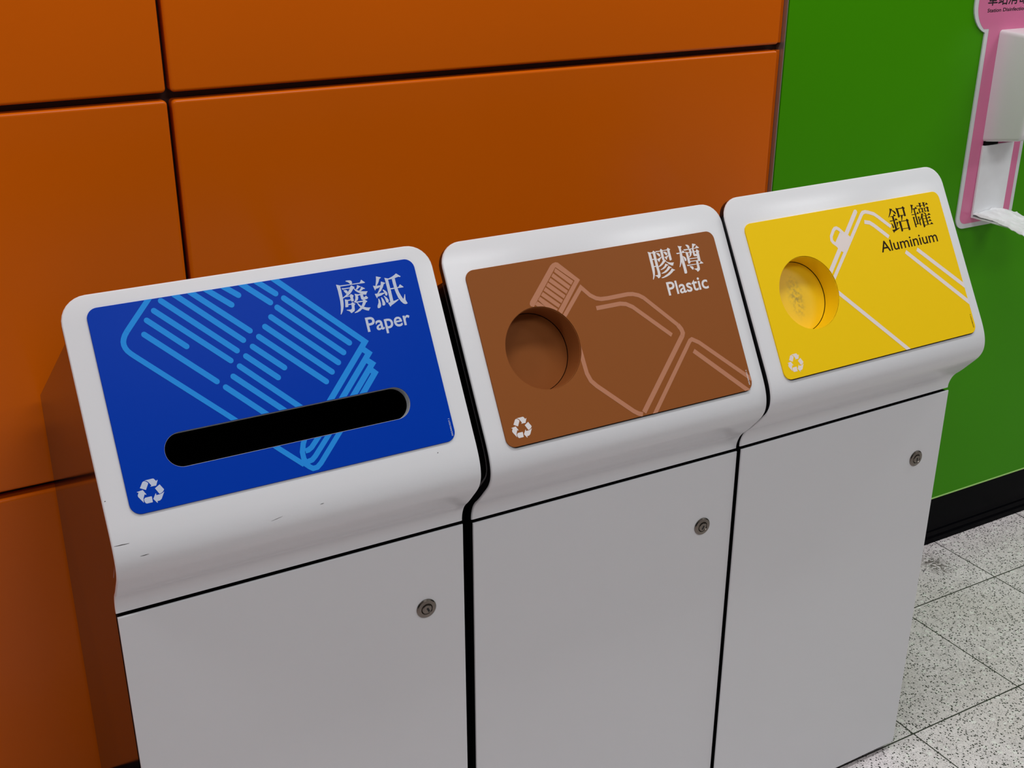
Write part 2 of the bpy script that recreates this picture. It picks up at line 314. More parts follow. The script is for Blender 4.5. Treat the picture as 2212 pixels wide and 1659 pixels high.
[(96.66,56.65),(104.22,57.14),(105.76,54.93),(106.93,54.85),(109.34,57.28),(108.64,58.64),(108.43,64.96),(108.24,70.3),(107.4,71.15),(104.62,70.85),(104.44,65.83),(104.45,58.27),(97.87,58.29),(97.12,57.94)],
[(96.97,59.86),(98.61,59.61),(101.31,60.13),(102.76,61.93),(102.95,64.15),(102.04,65.23),(100.64,65.15),(99.46,63.39)],
[(96.02,68.11),(99.04,67.59),(104.23,65.56),(103.94,66.98),(100.97,69.7),(98.74,72.77),(98.13,72.44)],
[(109.24,57.14),(116.04,57.03),(117.82,54.96),(118.69,54.96),(121.91,57.63),(120.3,59.12),(120.36,72.1),(119.59,72.72),(117.09,73.33),(116.31,72.6),(116.29,64.65),(116.23,58.28),(109.06,58.21)],
[(109.04,59.68),(110.7,59.43),(113.41,59.95),(115.15,61.79),(115.13,63.74),(114.15,65.07),(112.94,65.25),(111.81,64.23)],
[(109.2,67.14),(112.27,66.5),(116.29,65.14),(116.0,66.56),(113.63,68.65),(111.94,71.33),(111.19,70.98)],
[(105.75,70.9),(108.16,70.53),(110.52,72.22),(109.37,73.15),(107.99,73.92),(103.98,76.73),(99.91,78.79),(95.46,79.81),(95.5,78.73),(99.18,76.49),(102.5,74.07)],
[(109.03,73.34),(109.68,73.07),(112.59,74.85),(116.51,76.17),(122.66,76.85),(120.97,78.55),(120.33,80.66),(119.04,81.07),(116.7,80.23),(113.18,77.62)],
[(108.1,76.37),(112.71,79.14),(112.02,79.52),(110.03,79.47),(107.01,81.81),(103.35,83.45),(99.72,84.11),(97.43,84.12),(97.12,83.71),(101.18,82.14),(105.04,79.81)],
[(112.08,80.27),(116.91,83.32),(116.18,83.82),(114.21,83.64),(109.84,86.63),(105.42,88.87),(100.89,89.64),(97.51,89.48),(97.24,88.95),(102.15,87.4),(107.25,84.77)],
[(116.52,84.6),(121.35,87.66),(120.62,88.16),(118.55,88.33),(114.89,90.82),(110.11,93.25),(104.39,95.04),(98.97,95.9),(95.87,95.78),(95.64,95.14),(101.12,93.56),(107.66,90.92),(112.86,88.07)],
[(130.13,64.27),(131.69,64.38),(139.75,64.7),(142.02,62.07),(142.34,61.99),(145.34,65.51),(144.92,65.94),(140.02,65.72),(135.3,65.89),(131.43,66.18),(131.15,66.14)],
[(135.51,54.36),(137.14,55.21),(142.13,56.05),(141.63,57.21),(140.25,57.87),(139.75,64.7),(139.69,69.61),(140.28,78.06),(140.47,91.61),(140.3,94.04),(139.3,95.36),(136.65,95.44),(135.54,94.78),(135.82,88.69),(135.59,79.08),(135.99,74.96),(136.38,66.17),(136.33,58.78)],
[(135.75,66.32),(139.73,66.66),(137.11,75.13),(135.6,78.1),(133.75,81.26),(131.27,84.56),(130.19,85.25),(129.88,84.84),(132.45,79.34),(134.4,73.5)],
[(139.75,70.36),(141.39,70.72),(143.71,72.66),(144.73,75.03),(144.36,77.19),(142.94,77.97),(141.62,77.52),(141.15,76.22),(140.7,72.96)],
[(148.92,54.93),(150.43,54.77),(153.13,55.53),(154.87,57.51),(154.99,59.51),(154.12,60.87),(152.53,61.25),(151.87,60.54),(151.06,58.45)],
[(160.91,54.66),(165.89,56.24),(166.9,57.26),(165.97,57.87),(164.13,58.1),(161.11,61.13),(160.95,62.6),(160.93,64.57),(161.69,65.92),(161.07,69.79),(163.78,70.56),(163.71,73.65),(159.96,73.34),(158.42,72.62),(158.09,70.84),(158.32,63.45),(159.8,58.72)],
[(143.54,60.94),(152.81,61.29),(164.54,61.5),(166.82,58.48),(167.28,58.43),(170.89,62.05),(170.42,62.6),(161.59,62.44),(156.29,62.42),(152.41,62.59),(145.51,63.07),(144.71,62.83)],
[(152.56,62.12),(156.29,62.42),(156.52,66.41),(155.85,69.03),(154.41,71.29),(151.71,73.36),(150.44,73.66),(150.38,72.91),(151.88,70.91),(152.63,67.57)],
[(145.81,64.47),(149.34,65.85),(152.71,66.34),(157.72,66.33),(163.95,66.25),(165.54,64.0),(166.21,63.73),(169.76,67.1),(168.45,68.89),(168.02,79.73),(167.94,80.96),(166.86,81.54),(164.03,81.12),(163.41,80.28),(163.75,70.68),(164.07,67.75),(162.41,67.39),(157.43,67.28),(150.1,67.2),(150.05,71.14),(150.15,74.6),(149.95,79.01),(150.06,81.5),(148.64,82.27),(146.25,82.4),(145.92,81.12),(146.12,70.56)],
[(150.0,75.08),(164.04,75.43),(164.27,76.58),(150.19,76.34)],
[(149.67,78.97),(163.7,79.34),(163.65,80.44),(149.9,80.12)],
[(142.94,83.63),(158.9,84.31),(165.33,84.53),(167.71,81.67),(168.17,81.62),(171.68,85.11),(170.96,85.5),(163.38,85.1),(159.21,85.22),(146.81,85.32),(144.07,85.64),(143.62,85.21)],
[(159.94,80.01),(163.48,80.05),(163.42,84.99),(163.56,90.2),(163.17,92.86),(162.02,94.17),(158.82,95.9),(157.97,95.77),(157.36,93.95),(155.48,92.43),(153.73,91.42),(153.95,90.71),(155.92,91.01),(158.67,90.69),(159.32,90.05),(159.76,83.45)],
[(146.8,86.3),(148.59,86.2),(151.64,86.79),(153.13,88.62),(152.75,90.78),(151.9,91.63),(150.46,91.54),(149.59,90.54)]],
'rc':(-172.63,253.88),'rect':[-198.25,201.25,40.63,276.1],'hole':(-112.71,158.35,55.68),'strokes':[[[(-80.31,131.58),(-35.0,88.07),(-24.09,100.96),(-16.28,106.34),(-8.9,108.73),(1.76,109.29),(34.71,108.97),(42.7,110.03),(51.47,113.25),(58.44,117.98),(102.4,164.52)],2.87,'bb','H'],
[[(102.31,164.36),(106.1,171.19),(107.03,176.56),(104.97,180.43),(13.09,271.52)],3.53,'bb',''],
[[(-19.46,119.9),(19.2,119.86),(28.19,121.94),(37.53,127.66),(88.36,176.53)],2.95,'bb',''],
[[(-60.82,160.22),(-59.94,173.07),(-58.82,203.26),(-55.43,214.28),(-48.58,222.54),(-2.49,266.62),(4.24,271.51),(10.36,273.95)],3.09,'bb','H'],
[[(27.52,278.62),(115.15,189.51),(119.23,188.06),(129.58,194.54),(206.76,266.27)],2.96,'bb',''],
[[(117.04,204.38),(195.84,281.12)],3.33,'bb','']],
'polys':[[(-72.58,51.94),(-68.67,49.62),(-63.82,48.6),(-60.22,49.73),(-33.36,77.8),(-40.05,82.59),(-41.92,77.62),(-65.73,55.3),(-111.95,102.68),(-116.5,100.78),(-116.95,97.85),(-115.42,94.68)],
[(-41.92,77.62),(-33.36,77.8),(-40.69,84.83),(-73.45,118.93),(-77.77,113.58)],
[(-66.04,56.41),(-43.98,77.88),(-48.58,82.41),(-69.34,61.14)],
[(-71.31,62.57),(-50.32,83.88),(-54.11,87.93),(-75.24,66.83)],
[(-76.96,68.3),(-55.6,89.44),(-59.19,93.28),(-81.03,72.64)],
[(-82.4,73.81),(-60.98,94.96),(-64.75,98.98),(-86.46,78.13)],
[(-87.86,79.41),(-66.47,100.44),(-70.23,104.45),(-91.87,83.6)],
[(-93.32,85.1),(-72.07,105.88),(-76.05,109.83),(-97.69,89.22)],
[(-99.38,90.67),(-77.76,111.28),(-80.56,114.27),(-94.86,105.54),(-103.31,94.61)],
[(-104.75,96.1),(-95.77,104.24),(-106.93,102.95),(-109.3,100.04)]],
'word':('Plastic',100.65,170.16,121.83,19.19)},3:{'chars':[[(91.71,57.0),(96.51,58.63),(97.4,58.87),(96.34,59.96),(94.74,60.73),(91.82,65.01),(88.64,68.26),(86.04,70.85),(84.86,70.93),(84.97,70.21),(88.18,65.98),(90.87,61.43)],
[(94.83,60.49),(96.48,60.47),(99.3,61.72),(102.08,63.94),(102.86,66.27),(102.02,67.63),(100.72,67.58),(99.55,66.31),(97.92,63.62)],
[(88.43,69.7),(95.29,69.79),(97.01,66.95),(97.52,66.89),(101.14,69.98),(100.34,70.36),(95.96,70.62),(89.37,70.69),(88.75,70.61)],
[(85.37,76.15),(96.31,76.7),(98.86,73.85),(99.37,73.8),(102.52,76.82),(102.03,77.25),(96.05,77.4),(89.37,77.69),(86.4,77.77),(85.86,77.45)],
[(92.08,70.45),(96.0,70.5),(95.96,77.63),(96.21,89.22),(95.65,91.6),(92.22,91.11),(92.12,89.62),(92.4,78.36)],
[(87.12,80.2),(87.79,80.17),(89.72,82.9),(90.76,86.24),(90.29,88.38),(89.05,89.06),(87.93,88.53),(87.91,85.1)],
[(98.2,79.54),(102.82,81.3),(102.96,81.81),(100.88,82.5),(99.09,85.94),(97.81,88.47),(97.32,88.03),(97.81,84.53)],
[(104.53,57.86),(108.74,59.41),(108.97,61.42),(108.93,72.53),(108.5,73.21),(105.91,73.96),(104.78,73.44),(105.24,67.83)],
[(108.19,59.1),(117.42,59.22),(119.04,59.32),(118.56,60.61),(108.61,60.63)],
[(117.78,59.15),(119.76,57.43),(120.75,57.44),(124.09,60.49),(123.66,61.18),(122.11,62.21),(122.24,72.88),(121.38,73.38),(119.26,73.71),(118.18,73.06),(118.51,60.73)],
[(108.53,70.5),(118.34,70.86),(118.35,71.73),(108.54,71.37)],
[(111.1,71.59),(115.53,71.71),(112.97,76.3),(111.42,79.54),(109.67,79.79),(110.9,76.51)],
[(85.52,91.05),(88.91,91.16),(92.29,90.91),(95.85,90.19),(101.69,89.55),(102.26,90.24),(97.02,92.33),(92.58,93.65),(89.25,94.65),(87.93,96.42),(87.39,96.1)],
[(103.7,78.5),(107.82,80.31),(108.09,81.34),(107.64,94.83),(107.6,95.81),(104.91,96.78),(103.88,96.02),(104.07,91.12)],
[(107.63,79.91),(118.88,80.0),(120.59,79.87),(120.1,81.16),(107.91,80.94)],
[(119.06,80.4),(120.99,77.95),(121.98,77.96),(125.41,80.79),(123.68,82.28),(123.88,94.94),(123.6,96.13),(120.82,96.85),(119.78,96.08),(120.11,82.03)],
[(107.66,92.12),(120.21,92.31),(120.22,93.18),(107.94,93.15)],
[(137.59,56.97),(139.64,57.46),(143.45,58.41),(142.93,59.01),(141.55,59.49),(139.47,64.96),(136.7,69.89),(135.09,71.0),(134.46,70.69),(136.69,66.8),(137.83,61.42)],
[(139.59,63.87),(145.31,63.76),(146.68,61.73),(147.33,61.59),(150.36,64.66),(149.83,65.25),(144.71,65.34),(139.47,64.96)],
[(134.31,72.66),(140.0,73.0),(145.92,73.14),(147.98,70.1),(148.63,69.97),(151.44,73.23),(150.85,73.6),(144.47,73.83),(139.6,74.05),(135.39,74.13),(134.72,73.93)],
[(141.54,65.02),(144.46,65.19),(144.17,72.24),(144.37,88.2),(143.97,89.25),(141.13,88.85),(141.31,75.83)],
[(149.46,60.32),(155.48,60.68),(164.69,61.02),(169.83,61.04),(172.12,58.22),(172.92,58.1),(175.92,60.96),(175.14,61.41),(169.01,61.6),(157.53,61.62),(150.55,61.8),(149.73,61.58)],
[(155.62,56.37),(161.56,57.38),(160.99,58.08),(159.74,58.58),(159.62,63.24),(158.93,64.26),(157.29,64.59),(156.21,63.89),(156.54,59.49)],
[(164.01,56.48),(170.26,57.53),(169.44,58.09),(168.09,59.25),(168.19,63.72),(167.66,64.32),(165.77,64.51),(164.87,63.72),(164.77,59.25)],
[(152.05,65.33),(154.89,66.16),(154.39,72.97),(153.33,73.38),(152.42,73.04)],
[(154.48,65.66),(159.02,65.6),(159.27,66.53),(154.65,66.79)],
[(158.94,65.81),(159.91,64.83),(160.49,64.91),(162.79,66.78),(161.67,67.74),(161.54,72.39),(160.44,72.91),(159.21,72.96),(158.8,72.46),(158.82,66.91)],
[(154.18,71.17),(158.67,71.22),(158.68,72.0),(154.14,72.05)],
[(164.3,65.2),(166.93,66.22),(166.46,72.17),(165.32,72.8),(164.43,72.34)],
[(166.52,65.72),(170.83,65.52),(171.04,66.55),(166.77,66.65)],
[(170.71,65.84),(171.78,64.64),(172.72,64.55),(175.24,66.67),(173.89,67.83),(174.12,72.77),(173.01,73.28),(171.4,73.51),(170.78,72.76)],
[(166.21,71.25),(170.81,71.09),(170.78,71.98),(166.18,72.13)],
[(155.44,73.78),(160.17,75.21),(160.25,75.77),(157.84,76.55),(155.4,79.77),(152.32,83.11),(149.8,84.98),(149.27,84.02),(152.59,80.05),(154.37,76.96)],
[(161.01,72.99),(164.34,73.77),(165.82,75.42),(165.75,77.19),(164.85,77.96),(164.07,77.63),(162.79,75.45)],
[(157.07,77.78),(161.24,77.91),(168.83,77.84),(171.29,75.39),(171.94,75.26),(175.33,78.29),(174.59,78.63),(165.47,78.71),(157.03,78.66)],
[(135.54,76.89),(139.91,77.93),(139.51,78.98),(138.42,79.5),(138.39,88.99),(138.65,93.0),(137.97,94.01),(136.6,94.48),(135.71,93.69),(135.66,84.41)],
[(138.11,88.95),(147.07,89.0),(146.99,89.98),(138.31,89.97)],
[(146.46,77.62),(150.97,78.8),(150.44,79.39),(149.26,80.11),(149.31,90.97),(149.12,92.27),(147.78,92.64),(146.84,91.95),(146.76,85.08)],
[(155.53,77.87),(157.41,77.69),(157.05,79.42),(157.07,94.29),(157.08,95.84),(154.23,96.99),(153.33,96.19),(153.5,88.68),(154.2,82.13)],
[(162.64,78.19),(165.68,78.16),(165.52,80.14),(165.78,92.85),(162.67,93.08)],
[(156.77,82.49),(166.4,82.6),(167.95,82.48),(170.29,80.35),(170.8,80.2),(173.72,83.28),(172.98,83.62),(166.07,83.44),(157.06,83.3)],
[(156.84,87.82),(165.64,87.72),(168.1,87.62),(170.23,85.24),(170.88,85.11),(173.9,88.32),(173.16,88.66),(165.39,88.35),(156.88,88.49)],
[(156.62,93.11),(164.76,93.15),(169.68,92.96),(172.0,90.5),(172.51,90.35),(175.59,93.79),(175.0,94.15),(169.4,93.7),(157.15,94.08)]],
'rc':(-171.86,256.09),'rect':[-197.44,204.61,42.38,277.65],'hole':(-110.51,159.6,55.76),'strokes':[[[(-67.86,143.71),(20.57,52.85)],3.57,'br','H'],
[[(-59.85,149.45),(31.09,58.86),(35.15,55.98),(40.57,55.58),(46.05,57.13),(56.67,61.22),(62.5,66.05),(84.29,85.85)],2.83,'bb','H'],
[[(32.94,70.9),(43.3,73.5),(50.45,78.75),(74.29,100.93)],3.15,'bb',''],
[[(100.21,128.76),(218.58,241.45)],3.36,'bb',''],
[[(125.45,128.5),(219.43,214.26)],3.36,'bb',''],
[[(-62.26,162.83),(47.12,274.01),(62.82,289.96)],3.22,'bb','H'],
[[(-31.31,100.33),(-39.56,92.93),(-41.44,89.29),(-40.17,83.31),(-33.24,75.34),(-29.32,72.52),(-25.58,72.27),(-21.99,74.47),(-15.14,81.89)],2.61,'bb','']],
'polys':[[(-19.37,77.33),(-11.26,81.32),(-6.33,85.99),(-3.1,89.29),(-23.69,111.59),(-28.96,107.98),(-34.15,102.14),(-35.88,96.84),(-34.95,93.05),(-21.92,80.34)]],
'word':('Aluminium',51.88,175.65,122.85,17.47)},'recycle':[[(-3.79,-13.6),(-2.07,-13.67),(5.53,-13.81),(6.35,-13.38),(8.4,-10.16),(9.82,-11.38),(10.05,-10.85),(7.32,-5.28),(0.72,-5.52),(2.32,-6.57),(0.05,-10.79),(-1.42,-12.45)],
[(-6.52,-12.09),(-5.19,-12.97),(-3.62,-12.84),(-1.64,-11.43),(-0.42,-9.71),(-4.4,-3.04),(-10.26,-6.44)],
[(11.13,-5.82),(14.58,0.49),(14.27,1.37),(12.6,3.13),(10.55,4.08),(8.76,4.36),(5.36,-2.64)],
[(14.33,3.18),(9.85,10.35),(7.7,11.74),(4.93,11.79),(4.94,13.81),(4.33,13.43),(1.07,8.48),(4.81,2.95),(5.31,3.31),(5.04,5.03),(8.71,5.07),(11.86,4.39)],
[(-7.1,5.1),(-0.24,5.08),(0.14,5.41),(-0.11,11.76),(-0.82,11.83),(-6.54,11.87),(-7.74,11.11),(-8.64,9.0),(-8.58,6.64)],
[(-14.3,-3.02),(-7.89,-3.75),(-7.53,-3.31),(-5.01,1.8),(-5.22,2.23),(-6.85,1.36),(-9.03,5.58),(-9.58,10.19),(-14.08,2.72),(-14.28,1.01),(-12.72,-1.93),(-14.29,-2.54)]]}
# ---------------------------------------------------------------- recycling bins
W2 = 0.225; TY, TZ = 0.0879357, 1.1158904; DY, DZ = -0.5006031, -0.8656769
FLAT = 0.262; RC = 0.031
def pp(x, t, off=0.0):                    # lid plane coordinates -> bin coordinates
    return Vector((x, TY + DY * t + DZ * off, TZ + DZ * t - DY * off))
chin = [(-0.0432, 0.8891), (-0.0510, 0.8735), (-0.0553, 0.8605), (-0.0567, 0.8490), (-0.0552, 0.8380), (-0.0503, 0.8272), (-0.0434, 0.8180), (-0.0345, 0.8078), (-0.0255, 0.7975), (-0.0175, 0.7890), (-0.0108, 0.7825), (-0.0050, 0.7745), (-0.0012, 0.7655), (0.0003, 0.7590), (0.0005, 0.7537)]
def catmull(P, n):
    out = []
    for i in range(len(P) - 1):
        p0 = P[max(i - 1, 0)]; p1 = P[i]; p2 = P[i + 1]; p3 = P[min(i + 2, len(P) - 1)]
        if i == 0: p0 = (p1[0] - DY * 0.015, p1[1] - DZ * 0.015)
        for k in range(n):
            t = k / n
            out.append(tuple(0.5 * (2 * b + (c - a) * t + (2 * a - 5 * b + 4 * c - d) * t * t + (3 * b - a - 3 * c + d) * t ** 3) for a, b, c, d in zip(p0, p1, p2, p3)))
    out.append(P[-1]); return out
curve = catmull(chin, 4)
prof = [(TY + DY * FLAT * 0.985, TZ + DZ * FLAT * 0.985)] + curve
arc = [FLAT * 0.985]
for a, b in zip(prof[:-1], prof[1:]): arc.append(arc[-1] + math.hypot(b[0] - a[0], b[1] - a[1]))
def norm2(i):
    a = prof[max(i - 1, 0)]; b = prof[min(i + 1, len(prof) - 1)]
    ty, tz = b[0] - a[0], b[1] - a[1]; l = math.hypot(ty, tz); return (tz / l, -ty / l)      # outward (towards the room)
def surf(x, s, off):                       # point on the lid skin at distance s along its profile
    if s <= arc[0]: return pp(x, s, off)
    for i in range(len(arc) - 1):
        if s <= arc[i + 1]:
            u = (s - arc[i]) / (arc[i + 1] - arc[i]); n0 = norm2(i) if i else (DZ, -DY); n1 = norm2(i + 1)
            y = prof[i][0] + (prof[i + 1][0] - prof[i][0]) * u + (n0[0] + (n1[0] - n0[0]) * u) * off
            z = prof[i][1] + (prof[i + 1][1] - prof[i][1]) * u + (n0[1] + (n1[1] - n0[1]) * u) * off
            return Vector((x, y, z))
def lid_sheet(name, off0, off1, bev, m_, parent, xin=0.0, end_cut=0.0):
    """A rounded-top sheet that follows the lid profile, between depth off0 (front) and off1 (back)."""
    NA = 8
    def layer(ins, off):
        L, R = [], []
        for k in range(NA + 1):
            th = math.pi / 2 * k / NA
            s = ins + (RC - ins) * (1 - math.cos(th)); w = W2 - xin - RC + (RC - ins) * math.sin(th)
            L.append(pp(-w, s, off)); R.append(pp(w, s, off))
        w = W2 - xin - ins
        for s in (0.08, 0.15, 0.21):
            L.append(pp(-w, s, off)); R.append(pp(w, s, off))
        for i, (y, z) in enumerate(prof):
            ny, nz = norm2(i) if i else (DZ, -DY)
            y2, z2 = y + ny * off, z + nz * off
            if i == len(prof) - 1: z2 += ins * 0.6
            L.append(Vector((-w, y2, z2))); R.append(Vector((w, y2, z2)))
        return L, R
    lays = []
    if bev:
        for a in (90, 60, 30, 0):
            ins = bev * (1 - math.cos(math.radians(a))); off = off0 - bev * (1 - math.sin(math.radians(a)))
            lays.append(layer(ins, off))
    else: lays.append(layer(0, off0))
    lays.append(layer(0, off1))
    V, F = [], []; n = len(lays[0][0]); base = []
    for L, R in lays:
        base.append(len(V)); V += L + R
    b0 = base[0]; bl = base[-1]
    for i in range(n - 1):
        F.append((b0 + i, b0 + i + 1, b0 + n + i + 1, b0 + n + i)); F.append((bl + i, bl + i + 1, bl + n + i + 1, bl + n + i))
    loop = list(range(n - 1, -1, -1)) + list(range(n, 2 * n))
    for a, b in zip(base[:-1], base[1:]):
        for i in range(len(loop)):
            p, q = loop[i], loop[(i + 1) % len(loop)]
            F.append((a + p, a + q, b + q, b + p))
    return mesh_obj(name, V, F, m_, parent, smooth=True, sharp=24)

def rounded_rect(x0, x1, t0, t1, r, n=8):
    P = []
    for cx, ct, a0 in ((x1 - r, t0 + r, -90), (x1 - r, t1 - r, 0), (x0 + r, t1 - r, 90), (x0 + r, t0 + r, 180)):
        for k in range(n + 1):
            a = math.radians(a0 + 90 * k / n); P.append((cx + r * math.cos(a), ct + r * math.sin(a)))
    return P
def stadium(x0, x1, t0, t1, n=20):
    r = (t1 - t0) / 2; c = (t0 + t1) / 2; P = []
    for k in range(n + 1):
        a = math.radians(-90 + 180 * k / n); P.append((x1 - r + r * math.cos(a), c + r * math.sin(a)))
    for k in range(n + 1):
        a = math.radians(90 + 180 * k / n); P.append((x0 + r + r * math.cos(a), c + r * math.sin(a)))
    return P
def circle(cx, ct, r, n=72): return [(cx + r * math.cos(2 * math.pi * k / n), ct + r * math.sin(2 * math.pi * k / n)) for k in range(n)]
def plate(P, off0, off1):
    n = len(P); V = [pp(x, t, off0) for x, t in P] + [pp(x, t, off1) for x, t in P]
    F = [tuple(range(n)), tuple(range(n, 2 * n))] + [(i, (i + 1) % n, n + (i + 1) % n, n + i) for i in range(n)]
    return V, F

# ---- flat print on the labels: 2-D polygons in lid-plane millimetres
def clip_half(P, n, c):                 # keep n.p <= c
    out = []
    for i in range(len(P)):
        a, b = P[i], P[(i + 1) % len(P)]
        da = n[0] * a[0] + n[1] * a[1] - c; db = n[0] * b[0] + n[1] * b[1] - c
        if da <= 0: out.append(a)
        if (da < 0 < db) or (db < 0 < da):
            u = da / (da - db); out.append((a[0] + (b[0] - a[0]) * u, a[1] + (b[1] - a[1]) * u))
    return out
def stroke_polys(pts, hw, cap):
    n = len(pts); nn = []
    dirs = []
    for a, b in zip(pts[:-1], pts[1:]):
        l = math.hypot(b[0] - a[0], b[1] - a[1]); dirs.append(((b[0] - a[0]) / l, (b[1] - a[1]) / l))
    for i in range(n):
        d0 = dirs[max(i - 1, 0)]; d1 = dirs[min(i, n - 2)]
        n0 = (-d0[1], d0[0]); n1 = (-d1[1], d1[0]); mx, my = n0[0] + n1[0], n0[1] + n1[1]; l = math.hypot(mx, my); mx /= l; my /= l
        k = hw / max(0.35, mx * n0[0] + my * n0[1]); nn.append((mx * k, my * k))
    polys = []
    for i in range(n - 1):
        a, b = pts[i], pts[i + 1]; p, q = nn[i], nn[i + 1]
        polys.append([(a[0] + p[0], a[1] + p[1]), (b[0] + q[0], b[1] + q[1]), (b[0] - q[0], b[1] - q[1]), (a[0] - p[0], a[1] - p[1])])
    for end, c in ((0, cap[0]), (1, cap[1])):
        if c != 'r': continue
        p = pts[0] if end == 0 else pts[-1]; d = dirs[0] if end == 0 else dirs[-1]; s = -1 if end == 0 else 1
        a0 = math.atan2(d[1] * s, d[0] * s); polys.append([(p[0] + hw * math.cos(a0 + math.radians(a)), p[1] + hw * math.sin(a0 + math.radians(a))) for a in range(-90, 91, 15)])
    return polys
def art_mesh(name, polys, m_, parent, off=0.00012):
    V, F = [], []; k = 0
    for P in polys:
        if len(P) < 3: continue
        b = len(V); o = off + (k % 9) * 0.000012; k += 1
        V += [pp(x / 1000, t / 1000, o) for x, t in P]
        for tri in tessellate_polygon([[Vector((x, t, 0)) for x, t in P]]): F.append(tuple(b + i for i in tri))
    o = mesh_obj(name, V, F, m_, parent)
    return o
def text_mesh(body, size=1.0, offset=0.0, align='LEFT'):
    c = bpy.data.curves.new('txt', 'FONT'); c.body = body; c.size = size; c.offset = offset; c.resolution_u = 4; c.fill_mode = 'FRONT' if hasattr(c, 'fill_mode') else c.fill_mode
    o = bpy.data.objects.new('txt', c); COL.objects.link(o); bpy.context.view_layer.update()
    dg = bpy.context.evaluated_depsgraph_get(); me = bpy.data.meshes.new_from_object(o.evaluated_get(dg), depsgraph=dg)
    V = [v.co.copy() for v in me.vertices]; F = [tuple(p.vertices) for p in me.polygons]
    bpy.data.objects.remove(o); bpy.data.curves.remove(c); bpy.data.meshes.remove(me)
    return V, F
CAP = {}
def cap_height(offset):
    if offset not in CAP:
        V, F = text_mesh('P', 1.0, offset); CAP[offset] = (min(v.y for v in V), max(v.y for v in V))
    return CAP[offset]
def label_word(name, word, x0, x1, tb, cap, offset, m_, parent):
    V, F = text_mesh(word, 1.0, offset); a, b = min(v.x for v in V), max(v.x for v in V); lo, hi = cap_height(offset)
    sx = (x1 - x0) / (b - a); sy = cap / (hi - lo)
    return mesh_obj(name, [pp((x0 + (v.x - a) * sx) / 1000, (tb - (v.y - lo) * sy) / 1000, 0.00014) for v in V], F, m_, parent)
def label_code(name, word, xb, t0, t1, h, m_, parent):      # small code read upwards along the right edge
    V, F = text_mesh(word, 1.0, 0.01); a, b = min(v.x for v in V), max(v.x for v in V); lo, hi = cap_height(0.01)
    return mesh_obj(name, [pp((xb - h + (h - (v.y - lo) * h / (hi - lo)) - 0.0) / 1000 - 0.0, (t0 + (v.x - a) * (t1 - t0) / (b - a)) / 1000, 0.00016) for v in V], F, m_, parent)

